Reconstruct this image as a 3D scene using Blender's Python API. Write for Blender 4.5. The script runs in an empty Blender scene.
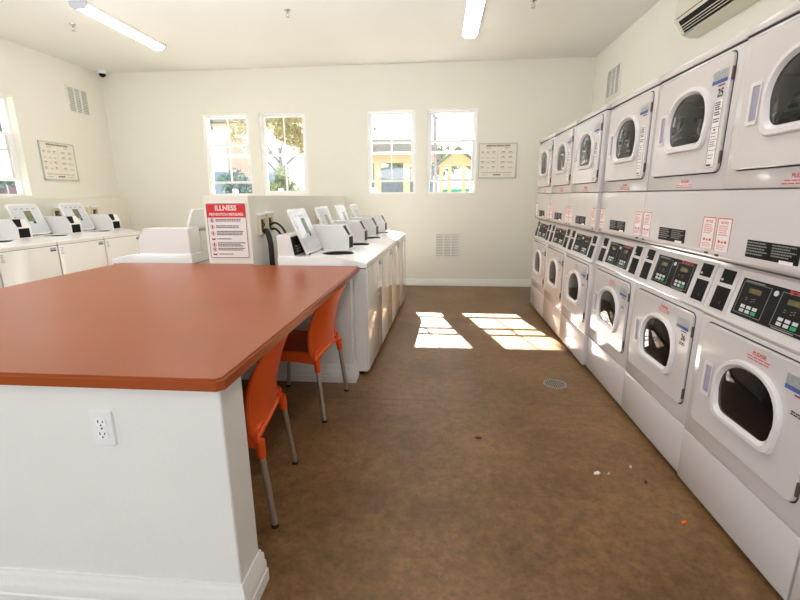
import bpy, bmesh, math, random
from mathutils import Vector, Matrix
R = math.radians
C = bpy.context.scene.collection
random.seed(7)

# ------------------------------------------------------------------ materials
MATS = {}
def mat(name, col, rough=0.5, metal=0.0, var=0.04, nscale=6.0, bump=0.0, bscale=60.0, spec=0.5,
        emit=None, estr=0.0, coat=0.0):
    if name in MATS: return MATS[name]
    m = bpy.data.materials.new(name); m.use_nodes = True
    nt = m.node_tree; b = nt.nodes['Principled BSDF']
    tc = nt.nodes.new('ShaderNodeTexCoord')
    n = nt.nodes.new('ShaderNodeTexNoise'); n.inputs['Scale'].default_value = nscale; n.inputs['Detail'].default_value = 3
    nt.links.new(tc.outputs['Object'], n.inputs['Vector'])
    rp = nt.nodes.new('ShaderNodeValToRGB')
    c = col
    rp.color_ramp.elements[0].position = 0.3; rp.color_ramp.elements[1].position = 0.7
    rp.color_ramp.elements[0].color = (c[0]*(1-var), c[1]*(1-var), c[2]*(1-var), 1)
    rp.color_ramp.elements[1].color = (min(1, c[0]*(1+var)), min(1, c[1]*(1+var)), min(1, c[2]*(1+var)), 1)
    nt.links.new(n.outputs['Fac'], rp.inputs['Fac'])
    nt.links.new(rp.outputs['Color'], b.inputs['Base Color'])
    b.inputs['Roughness'].default_value = rough; b.inputs['Metallic'].default_value = metal
    b.inputs['Specular IOR Level'].default_value = spec
    if coat: b.inputs['Coat Weight'].default_value = coat
    if bump:
        n2 = nt.nodes.new('ShaderNodeTexNoise'); n2.inputs['Scale'].default_value = bscale; n2.inputs['Detail'].default_value = 4
        nt.links.new(tc.outputs['Object'], n2.inputs['Vector'])
        bp = nt.nodes.new('ShaderNodeBump'); bp.inputs['Strength'].default_value = bump; bp.inputs['Distance'].default_value = 0.01
        nt.links.new(n2.outputs['Fac'], bp.inputs['Height']); nt.links.new(bp.outputs['Normal'], b.inputs['Normal'])
    if emit:
        b.inputs['Emission Color'].default_value = (*emit, 1); b.inputs['Emission Strength'].default_value = estr
    MATS[name] = m
    return m

def srgb(r, g, b):
    f = lambda v: (v/255/12.92) if v/255 <= 0.04045 else ((v/255+0.055)/1.055)**2.4
    return (f(r), f(g), f(b))

WALL = mat('cream_wall_paint', srgb(238, 234, 221), 0.75, var=0.012, nscale=1.5, bump=0.06, bscale=220)
CEIL = mat('ceiling_paint', srgb(239, 237, 229), 0.85, var=0.01, nscale=1.5, bump=0.05, bscale=160)
TRIM = mat('white_trim_paint', srgb(238, 236, 228), 0.4, var=0.01)
ENDW = mat('white_end_wall_paint', srgb(232, 229, 224), 0.6, var=0.015, nscale=3, bump=0.12, bscale=90)
APPL = mat('white_appliance_enamel', srgb(208, 200, 198), 0.16, var=0.008, nscale=2, coat=0.3)
APPW = mat('white_washer_enamel', srgb(238, 235, 232), 0.22, var=0.008, nscale=2, coat=0.2)
APPF = mat('glossy_washer_front', srgb(238, 236, 234), 0.10, var=0.006, nscale=2, coat=0.6)
PLAS = mat('white_plastic', srgb(236, 234, 234), 0.3, var=0.01)
RINGM = mat('window_ring_plastic', srgb(222, 215, 214), 0.25, var=0.01)
GREYP = mat('pale_grey_plastic', srgb(186, 184, 192), 0.4, var=0.02)
DARK = mat('dark_gaps_and_parts', srgb(40, 37, 36), 0.7)  # near-black for painted shade in slits and tub, and for small dark parts
BLACK = mat('black_plastic', srgb(13, 13, 14), 0.5, spec=0.15, var=0.15)
CTRL = mat('charcoal_control_film', srgb(28, 27, 28), 0.5, spec=0.15, var=0.08)
CHROME = mat('polished_steel', srgb(190, 190, 192), 0.18, 1.0)
STEEL = mat('brushed_leg_steel', srgb(190, 180, 170), 0.38, 0.8, var=0.06, nscale=40)
DRUM = mat('steel_tub', srgb(120, 118, 116), 0.35, 0.8, var=0.1, nscale=30)
GREEN = mat('green_button', srgb(20, 160, 100), 0.4)
BTN = mat('pale_button', srgb(205, 205, 205), 0.4)
LCD = mat('amber_display', srgb(92, 86, 44), 0.25, var=0.25, nscale=60)
LCDW = mat('olive_display', srgb(120, 120, 84), 0.3, var=0.45, nscale=45)
RED = mat('red_print', srgb(205, 60, 72), 0.5)
REDL = mat('pale_red_print', srgb(222, 130, 132), 0.5)
DRED = mat('dark_red_print', srgb(110, 36, 40), 0.5)
SIGNRED = mat('sign_red', srgb(214, 34, 36), 0.4)
PAPER = mat('white_paper', srgb(240, 232, 228), 0.5, var=0.01)
POSTER = mat('poster_paper', srgb(236, 230, 214), 0.4, var=0.01)
PFRAME = mat('silver_frame', srgb(198, 200, 192), 0.4, 0.2)
INK = mat('dark_ink', srgb(52, 48, 52), 0.5)
GINK = mat('grey_ink', srgb(140, 136, 132), 0.5)
BLUE = mat('blue_band', srgb(62, 88, 150), 0.5)
SILV = mat('silver_sticker', srgb(165, 168, 168), 0.4, 0.2, var=0.2, nscale=120)
ORANGE = mat('orange_plastic', srgb(238, 92, 24), 0.38, var=0.03)
RUBBER = mat('black_rubber', srgb(28, 27, 27), 0.5, var=0.1)
CREAMP = mat('cream_plastic', srgb(226, 214, 186), 0.5)
ACW = mat('air_conditioner_plastic', srgb(226, 220, 200), 0.4, var=0.01)
TEAL = mat('teal_sticker', srgb(100, 180, 190), 0.5)
VENTW = mat('vent_white', srgb(236, 233, 224), 0.45, var=0.01)
VENTD = mat('vent_shadow', srgb(176, 175, 172), 0.8)
VINYL = mat('white_vinyl', srgb(244, 244, 242), 0.4, var=0.01)
PRINTB = mat('black_caution_print', srgb(22, 21, 23), 0.5, spec=0.15, var=0.1)
CAUT = mat('grey_caution_text', srgb(130, 128, 126), 0.45)
NUMM = mat('number_ink', srgb(36, 34, 38), 0.5)

# glass
def glass_pane():
    m = bpy.data.materials.new('window_glass'); m.use_nodes = True; nt = m.node_tree
    nt.nodes.remove(nt.nodes['Principled BSDF']); out = nt.nodes['Material Output']
    t = nt.nodes.new('ShaderNodeBsdfTransparent'); g = nt.nodes.new('ShaderNodeBsdfGlossy'); g.inputs['Roughness'].default_value = 0.02
    f = nt.nodes.new('ShaderNodeFresnel'); f.inputs['IOR'].default_value = 1.45
    tc = nt.nodes.new('ShaderNodeTexCoord'); n = nt.nodes.new('ShaderNodeTexNoise'); n.inputs['Scale'].default_value = 3
    rp = nt.nodes.new('ShaderNodeValToRGB'); rp.color_ramp.elements[0].color = (.93, .95, .95, 1); rp.color_ramp.elements[1].color = (.97, .98, .98, 1)
    nt.links.new(tc.outputs['Object'], n.inputs['Vector']); nt.links.new(n.outputs['Fac'], rp.inputs['Fac']); nt.links.new(rp.outputs['Color'], t.inputs['Color'])
    x = nt.nodes.new('ShaderNodeMixShader')
    nt.links.new(f.outputs['Fac'], x.inputs['Fac']); nt.links.new(t.outputs[0], x.inputs[1]); nt.links.new(g.outputs[0], x.inputs[2])
    nt.links.new(x.outputs[0], out.inputs['Surface'])
    return m
GLASS = glass_pane()
DOORGL = mat('dark_dryer_glass', srgb(17, 16, 16), 0.05, var=0.3, nscale=5, spec=0.35)

# floor: stained concrete
def floor_mat():
    m = bpy.data.materials.new('brown_stained_concrete'); m.use_nodes = True; nt = m.node_tree; b = nt.nodes['Principled BSDF']
    L = nt.links.new; N = nt.nodes.new
    tc = N('ShaderNodeTexCoord')
    n1 = N('ShaderNodeTexNoise'); n1.inputs['Scale'].default_value = 1.3; n1.inputs['Detail'].default_value = 8; n1.inputs['Roughness'].default_value = 0.65
    n2 = N('ShaderNodeTexNoise'); n2.inputs['Scale'].default_value = 18; n2.inputs['Detail'].default_value = 8; n2.inputs['Roughness'].default_value = 0.7
    n3 = N('ShaderNodeTexNoise'); n3.inputs['Scale'].default_value = 55; n3.inputs['Detail'].default_value = 3
    for n in (n1, n2, n3): L(tc.outputs['Object'], n.inputs['Vector'])
    r1 = N('ShaderNodeValToRGB'); e = r1.color_ramp.elements
    e[0].position = 0.3; e[0].color = (*srgb(106, 76, 47), 1); e[1].position = 0.72; e[1].color = (*srgb(155, 119, 78), 1)
    L(n1.outputs['Fac'], r1.inputs['Fac'])
    r2 = N('ShaderNodeValToRGB'); e = r2.color_ramp.elements
    e[0].position = 0.32; e[0].color = (.5, .5, .5, 1); e[1].position = 0.66; e[1].color = (1.18, 1.15, 1.1, 1)
    L(n2.outputs['Fac'], r2.inputs['Fac'])
    mx = N('ShaderNodeMixRGB'); mx.blend_type = 'MULTIPLY'; mx.inputs['Fac'].default_value = 0.75
    L(r1.outputs['Color'], mx.inputs['Color1']); L(r2.outputs['Color'], mx.inputs['Color2'])
    r3 = N('ShaderNodeValToRGB'); e = r3.color_ramp.elements
    e[0].position = 0.30; e[0].color = (.5, .5, .5, 1); e[1].position = 0.52; e[1].color = (1, 1, 1, 1)
    L(n3.outputs['Fac'], r3.inputs['Fac'])
    mx2 = N('ShaderNodeMixRGB'); mx2.blend_type = 'MULTIPLY'; mx2.inputs['Fac'].default_value = 0.45
    L(mx.outputs['Color'], mx2.inputs['Color1']); L(r3.outputs['Color'], mx2.inputs['Color2'])
    # saw-cut joints: one across the aisle, one along it
    sp = N('ShaderNodeSeparateXYZ'); L(tc.outputs['Object'], sp.inputs['Vector'])
    def joint(sock, at, w):
        s = N('ShaderNodeMath'); s.operation = 'SUBTRACT'; L(sock, s.inputs[0]); s.inputs[1].default_value = at
        a = N('ShaderNodeMath'); a.operation = 'ABSOLUTE'; L(s.outputs[0], a.inputs[0])
        g = N('ShaderNodeMath'); g.operation = 'LESS_THAN'; L(a.outputs[0], g.inputs[0]); g.inputs[1].default_value = w
        return g.outputs[0]
    j = N('ShaderNodeMath'); j.operation = 'MAXIMUM'
    L(joint(sp.outputs['Y'], 2.72, 0.006), j.inputs[0]); L(joint(sp.outputs['X'], 0.34, 0.0015), j.inputs[1])
    jm = N('ShaderNodeMath'); jm.operation = 'MULTIPLY'; L(j.outputs[0], jm.inputs[0]); jm.inputs[1].default_value = 0.28
    mx3 = N('ShaderNodeMixRGB'); mx3.inputs['Color2'].default_value = (*srgb(52, 40, 32), 1)
    L(jm.outputs[0], mx3.inputs['Fac']); L(mx2.outputs['Color'], mx3.inputs['Color1'])
    L(mx3.outputs['Color'], b.inputs['Base Color'])
    rr = N('ShaderNodeMapRange'); rr.inputs[3].default_value = 0.30; rr.inputs[4].default_value = 0.52
    L(n2.outputs['Fac'], rr.inputs[0]); L(rr.outputs[0], b.inputs['Roughness'])
    bp = N('ShaderNodeBump'); bp.inputs['Strength'].default_value = 0.12; bp.inputs['Distance'].default_value = 0.01
    L(n2.outputs['Fac'], bp.inputs['Height']); L(bp.outputs['Normal'], b.inputs['Normal'])
    b.inputs['Specular IOR Level'].default_value = 0.4
    return m
FLOOR = floor_mat()
COUNTER = mat('terracotta_laminate', srgb(154, 72, 28), 0.30, var=0.05, nscale=2.5, spec=0.38)
CEDGE = mat('terracotta_laminate_edge', srgb(164, 66, 28), 0.3, var=0.05, nscale=3)

# ------------------------------------------------------------------ mesh helpers
def BM(): return bmesh.new()
def box(bm, x0, x1, y0, y1, z0, z1, bev=0.0, seg=2):
    t = bmesh.new()
    bmesh.ops.create_cube(t, size=1)
    for v in t.verts:
        v.co = Vector((x0+(v.co.x+.5)*(x1-x0), y0+(v.co.y+.5)*(y1-y0), z0+(v.co.z+.5)*(z1-z0)))
    if bev > 0:
        bmesh.ops.bevel(t, geom=list(t.edges), offset=bev, segments=seg, affect='EDGES', profile=0.5)
    join(bm, t); return bm
def join(bm, t):
    me = bpy.data.meshes.new('tmp'); t.to_mesh(me); t.free(); bm.from_mesh(me); bpy.data.meshes.remove(me)
def loft(bm, loops, cap0=True, cap1=True, close=True):
    vs = [[bm.verts.new(p) for p in lp] for lp in loops]
    n = len(loops[0])
    for a, b in zip(vs[:-1], vs[1:]):
        for i in range(n if close else n-1):
            j = (i+1) % n
            try: bm.faces.new((a[i], a[j], b[j], b[i]))
            except ValueError: pass
    if cap0: bm.faces.new(list(reversed(vs[0])))
    if cap1: bm.faces.new(vs[-1])
    return bm
def prism(bm, pts, axis, a0, a1):
    """extrude a 2-D outline along an axis; pts are (u,v) in the other two axes in xyz order"""
    def mk(p, a):
        return {'x': (a, p[0], p[1]), 'y': (p[0], a, p[1]), 'z': (p[0], p[1], a)}[axis]
    return loft(bm, [[mk(p, a0) for p in pts], [mk(p, a1) for p in pts]])
def tube(bm, pts, r, n=10, caps=True):
    pts = [Vector(p) for p in pts]; rs = r if isinstance(r, (list, tuple)) else [r]*len(pts)
    loops = []; up = None
    for i, p in enumerate(pts):
        d = (pts[min(i+1, len(pts)-1)] - pts[max(i-1, 0)]).normalized()
        if up is None:
            up = Vector((0, 0, 1)) if abs(d.z) < .9 else Vector((1, 0, 0))
        a = d.cross(up).normalized(); b2 = a.cross(d).normalized(); up = b2
        loops.append([p + a*rs[i]*math.cos(2*math.pi*k/n) + b2*rs[i]*math.sin(2*math.pi*k/n) for k in range(n)])
    return loft(bm, loops, caps, caps)
def lathe(bm, prof, c=(0, 0, 0), n=24, axis='z', cap0=True, cap1=True):
    c = Vector(c); loops = []
    for r, h in prof:
        lp = []
        for k in range(n):
            a = 2*math.pi*k/n
            v = {'z': (r*math.cos(a), r*math.sin(a), h), 'y': (r*math.cos(a), h, r*math.sin(a)), 'x': (h, r*math.cos(a), r*math.sin(a))}[axis]
            lp.append(c+Vector(v))
        loops.append(lp)
    return loft(bm, loops, cap0, cap1)
def curve(pts, k=8):
    """Catmull-Rom through points"""
    P = [Vector(p) for p in pts]; P = [P[0]*2-P[1]] + P + [P[-1]*2-P[-2]]; out = []
    for i in range(1, len(P)-2):
        for s in range(k):
            t = s/k
            out.append(.5*((2*P[i]) + (-P[i-1]+P[i+1])*t + (2*P[i-1]-5*P[i]+4*P[i+1]-P[i+2])*t*t + (-P[i-1]+3*P[i]-3*P[i+1]+P[i+2])*t**3))
    out.append(P[-2]); return out
def quad(bm, x0, x1, z0, z1, y=0.0):
    v = [bm.verts.new((x, y, z)) for x, z in ((x0, z0), (x1, z0), (x1, z1), (x0, z1))]
    bm.faces.new(v)
def text_rows(bm, x0, x1, z0, z1, rows, rng, fill=0.55, y=0.0, wl=(0.05, 0.14), center=False):
    """rows of small printed dashes standing for print too small to read"""
    h = (z1-z0)/rows; W = x1-x0
    for r in range(rows):
        zt = z1 - r*h
        end = x0 + W*rng.uniform(0.72, 1.0)
        s = x0 + ((x1-end)/2 if center else 0); x = s
        end = s + (end-x0)
        while x < end-0.01*W:
            w = min(W*rng.uniform(*wl), end-x)
            quad(bm, x, x+w*0.86, zt-h*fill, zt, y); x += w
def smooth(me, ang=35):
    me.polygons.foreach_set('use_smooth', [True]*len(me.polygons))
    try: me.set_sharp_from_angle(angle=R(ang))
    except Exception: pass
def obj(name, bm, m, parent=None, loc=None, ang=35, fix=True):
    if fix: bmesh.ops.recalc_face_normals(bm, faces=bm.faces)
    me = bpy.data.meshes.new(name); bm.to_mesh(me); bm.free()
    me.materials.append(m); smooth(me, ang)
    o = bpy.data.objects.new(name, me); C.objects.link(o)
    if parent is not None: o.parent = parent
    if loc: o.location = loc
    return o
def thing(name, label, cat, loc=(0, 0, 0), rz=0.0, group=None):
    o = bpy.data.objects.new(name, None); o.empty_display_size = 0.05; C.objects.link(o)
    o.location = loc; o.rotation_euler = (0, 0, rz); o['label'] = label; o['category'] = cat
    if group: o['group'] = group
    return o
def tag(o, label, cat, group=None):
    o['label'] = label; o['category'] = cat
    if group: o['group'] = group
    return o
def struct(name, bm, m, parent=None, ang=35):
    o = obj(name, bm, m, parent, ang=ang)
    if parent is None: o['kind'] = 'structure'
    return o
def dup(o, parent=None):
    c = o.copy(); C.objects.link(c)
    if parent is not None: c.parent = parent
    for ch in list(o.children): dup(ch, c)
    return c
def text(name, body, size, m, parent, loc, rot=(math.pi/2, 0, 0), align='CENTER', sx=1.0, bold=0.0):
    cu = bpy.data.curves.new('t', 'FONT'); cu.body = body; cu.size = size; cu.align_x = align; cu.align_y = 'CENTER'; cu.offset = bold
    t = bpy.data.objects.new('t', cu); C.objects.link(t)
    dg = bpy.context.evaluated_depsgraph_get(); dg.update()
    me = bpy.data.meshes.new_from_object(t.evaluated_get(dg))
    bpy.data.objects.remove(t); bpy.data.curves.remove(cu)
    me.transform(Matrix.Translation(loc) @ Matrix.Rotation(rot[2], 4, 'Z') @ Matrix.Rotation(rot[1], 4, 'Y') @ Matrix.Rotation(rot[0], 4, 'X') @ Matrix.Diagonal((sx, 1, 1, 1)))
    me.materials.clear(); me.materials.append(m); me.name = name
    o = bpy.data.objects.new(name, me); C.objects.link(o); o.parent = parent
    return o
def rrect(w, h, r, n=6, cx=0, cz=0):
    pts = []
    for (sx, sz, a0) in ((1, 1, 0), (-1, 1, 90), (-1, -1, 180), (1, -1, 270)):
        for k in range(n+1):
            a = R(a0 + 90*k/n)
            pts.append((cx+sx*(w/2-r)+r*math.cos(a), cz+sz*(h/2-r)+r*math.sin(a)))
    return pts
def tomb(w, h, cx=0, cz=0, n=20, rb=0.045, k=0.40):
    """arched outline: flat bottom with rounded corners, elliptical top; centre of bottom edge at (cx,cz)"""
    rb = min(rb, h*k)
    pts = []; z0 = h*k
    for i in range(n+1):
        a = math.pi*i/n
        ca, sa = math.cos(a), math.sin(a)
        p = 0.86
        pts.append((cx + w/2*math.copysign(abs(ca)**p, ca), cz+z0+(h-z0)*abs(sa)**p))
    wb = w*0.94
    for i in range(1, 6):
        a = math.pi + math.pi/2*i/5
        pts.append((cx-wb/2+rb+rb*math.cos(a), cz+rb+rb*math.sin(a)))
    for i in range(0, 5):
        a = 1.5*math.pi + math.pi/2*i/5
        pts.append((cx+wb/2-rb+rb*math.cos(a), cz+rb+rb*math.sin(a)))
    return pts
def at_y(p2, y): return [(p[0], y, p[1]) for p in p2]

# ------------------------------------------------------------------ dimensions (metres)
YF, ZC, XL, XR = 6.64, 3.176, -5.07, 2.09
YN = -2.4
# ------------------------------------------------------------------ room shell
bm = BM(); box(bm, XL-.3, XR+.3, YN-.2, YF+.2, -.12, 0); struct('floor', bm, FLOOR)
bm = BM(); box(bm, XL-.3, XR+.3, YN-.2, YF+.2, ZC, ZC+.15); struct('ceiling', bm, CEIL)
WT = .16
def wall_with_holes(a0, a1, z0, z1, holes, mk):
    """holes: (a,b,c,d) along/height; mk(bm,a0,a1,z0,z1) makes a block"""
    bm = BM(); xs = sorted(holes); cur = a0
    for (h0, h1, c, d) in xs:
        mk(bm, cur, h0, z0, z1)
        mk(bm, h0, h1, z0, c); mk(bm, h0, h1, d, z1); cur = h1
    mk(bm, cur, a1, z0, z1); return bm
ZW0, ZW1 = 1.3985, 2.571
FARW = [(-3.553, -2.848), (-2.683, -1.976), (-1.066, -.353), (-.180, .531)]
bm = wall_with_holes(XL-.3, XR+.3, -.1, ZC+.1, [(a, b, ZW0, ZW1) for a, b in FARW],
                     lambda bm, a0, a1, z0, z1: box(bm, a0, a1, YF, YF+WT, z0, z1))
struct('wall_far', bm, WALL, ang=20)
LW = (4.36, 5.125)
bm = wall_with_holes(YN-.2, YF+.2, -.1, ZC+.1, [(LW[0], LW[1], 1.40, 2.545)],
                     lambda bm, a0, a1, z0, z1: box(bm, XL-WT, XL, a0, a1, z0, z1))
struct('wall_left', bm, WALL, ang=20)
bm = BM(); box(bm, XR, XR+WT, YN-.2, YF+.2, -.1, ZC+.1); struct('wall_right', bm, WALL)
bm = wall_with_holes(XL-.3, XR+.3, -.1, ZC+.1, [(-3.4, 1.0, 0.0, 2.45)],
                     lambda bm, a0, a1, z0, z1: box(bm, a0, a1, YN-WT, YN, z0, z1))
struct('wall_near', bm, WALL, ang=20)
# plumbing chases (low walls the washers back onto)
CX0, CX1, CY0, CZ = -1.768, -1.412, 3.18, 1.377
bm = BM(); box(bm, CX0, CX1, CY0, YF, 0, CZ, .004, 1); struct('wall_center', bm, WALL)
bm = BM(); box(bm, XL, -4.95, YN, YF, 0, 1.372, .004, 1); struct('wall_low_left', bm, WALL)
# baseboards
def base_profile(t=.016, h=.11):
    return [(0, 0), (t, 0), (t, h*.62), (t*.8, h*.68), (t*.8, h*.8), (t*.45, h*.9), (t*.3, h), (0, h)]
bm = BM(); prism(bm, [(YF-p[0], p[1]) for p in base_profile()], 'x', CX1, XR); struct('baseboard_far', bm, TRIM)
bm = BM(); prism(bm, [(XR-p[0], p[1]) for p in base_profile()], 'y', YN, YF-.02); struct('baseboard_right', bm, TRIM)

# ------------------------------------------------------------------ windows: single hung, lower sash lifted in some
def window(n, origin, rz, w, h, lifted, recess=.025):
    """origin: inner lower-left corner of the opening seen from inside; local x along, y outward, z up"""
    root = bpy.data.objects.new('window_%d' % n, None); C.objects.link(root); root['kind'] = 'structure'
    root.location = origin; root.rotation_euler = (0, 0, rz)
    f = .034; y = recess
    bm = BM()
    box(bm, 0, f, y, y+.07, 0, h); box(bm, w-f, w, y, y+.07, 0, h)
    box(bm, f, w-f, y, y+.07, 0, f*.7); box(bm, f, w-f, y, y+.07, h-f*.7, h)
    obj('window_frame', bm, VINYL, root)
    half = h/2
    def sash(name, z0, z1, yy):
        s = .03
        bm = BM()
        box(bm, f, f+s, yy, yy+.03, z0, z1); box(bm, w-f-s, w-f, yy, yy+.03, z0, z1)
        box(bm, f+s, w-f-s, yy, yy+.03, z0, z0+s*1.15); box(bm, f+s, w-f-s, yy, yy+.03, z1-s, z1)
        box(bm, w/2-.008, w/2+.008, yy+.006, yy+.024, z0+s, z1-s)
        o = obj(name, bm, VINYL, root)
        bm = BM(); quad(bm, f+s, w-f-s, z0+s, z1-s, yy+.015)
        obj('pane', bm, GLASS, o)
    sash('upper_sash', half-.015, h-f*.7, y+.037)
    d = .15 if lifted else 0
    sash('lower_sash', f*.7+d, half+.015+d, y+.003)
    return root
for i, (a, b) in enumerate(FARW):
    window(i+1, (a, YF, ZW0), 0, b-a, ZW1-ZW0, i != 1)
window(5, (XL, LW[0], 1.40), R(90), LW[1]-LW[0], 1.145, True, .085)

# near-side storefront door (behind the camera; daylight comes in through it)
rd = bpy.data.objects.new('door_1', None); C.objects.link(rd); rd['kind'] = 'structure'; rd.location = (-3.4, YN-.1, 0)
bm = BM()
for x in (0, 1.07, 2.17, 3.27, 4.34): box(bm, x, x+.06, 0, .06, 0, 2.45)
box(bm, .06, 4.34, 0, .06, 2.39, 2.45); box(bm, .06, 4.34, 0, .06, 0, .1)
obj('door_frame', bm, PFRAME, rd)
bm = BM(); quad(bm, .06, 4.34, .1, 2.39, .03); obj('pane', bm, GLASS, rd)

# ------------------------------------------------------------------ folding counter
KX0, KX1, KY0, KY1, KZ0, KZ1 = -2.50, -.598, 1.068, 3.094, .832, .868
ct = thing('folding_counter', 'long folding counter with terracotta laminate top on white end walls', 'counter', (0, 0, 0))
bm = BM(); pts = [(KX0, KY0), (KX1-.018, KY0), (KX1, KY0+.018), (KX1+.026, KY1-.008), (KX1+.018, KY1), (-1.41, KY1), (-1.41, CY0-.002), (KX0, CY0-.002)]
prism(bm, pts, 'z', KZ0, KZ1)
top_edges = [e for e in bm.edges if all(v.co.z > KZ1-.001 for v in e.verts)]
bmesh.ops.bevel(bm, geom=top_edges, offset=.008, segments=3, affect='EDGES')
obj('countertop', bm, COUNTER, ct)
def end_wall(y0, y1, thin):
    bm = BM(); box(bm, KX0+.05, KX1-.024, y0, y1, 0, KZ0, .004, 1)
    w = obj('end_wall', bm, ENDW, ct)
    t = .020; h = .140
    prof = [(0, 0), (t, 0), (t, h*.34), (t*.8, h*.38), (t*.8, h*.62), (t*.62, h*.66), (t*.62, h*.86), (t*.3, h*.93), (t*.25, h), (0, h)]
    # wraps front, right and back faces
    loops = []
    a = (KX0+.05, y0); b = (KX1-.024, y0); c = (KX1-.024, y1); d = (KX0+.05, y1)
    bm = BM()
    for (x, y, ox, oy) in ((a[0], a[1], 0, -1), (b[0], b[1], 1, -1), (c[0], c[1], 1, 1), (d[0], d[1], 0, 1)):
        loops.append([(x+ox*p[0], y+oy*p[0], p[1]) for p in prof])
    loft(bm, loops, True, True)
    obj('baseboard', bm, ENDW, w)
end_wall(KY0+.028, KY0+.168, 0)
end_wall(2.985, 3.085, 1)
bm = BM(); box(bm, -1.62, -1.52, KY0+.168, 2.985, 0, KZ0); obj('center_support', bm, ENDW, ct)

# duplex outlet on the counter's front end wall
wo = thing('wall_outlet', 'white duplex power outlet on the front end wall of the counter', 'outlet', (-1.001, KY0+.028, .69))
bm = BM(); loft(bm, [at_y(rrect(.072, .116, .006), 0), at_y(rrect(.072, .116, .006), -.004), at_y(rrect(.066, .110, .006), -.007)]); obj('cover_plate', bm, PLAS, wo)
for s in (-1, 1):
    bm = BM(); loft(bm, [at_y(rrect(.036, .030, .012, cz=s*.020), -.006), at_y(rrect(.034, .028, .011, cz=s*.020), -.0095)])
    rc = obj('receptacle', bm, VINYL, wo)
    bm = BM()
    box(bm, -.009, -.006, -.0102, -.0090, s*.020-.001, s*.020+.008); box(bm, .006, .009, -.0102, -.0090, s*.020, s*.020+.007)
    lathe(bm, [(.0028, -.0102), (.0028, -.009)], (0, 0, s*.020-.008), 10, 'y')
    obj('slots', bm, BLACK, rc)
bm = BM(); lathe(bm, [(.003, -.0085), (.003, -.006)], (0, 0, 0), 10, 'y'); obj('screw', bm, CHROME, wo)

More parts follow.
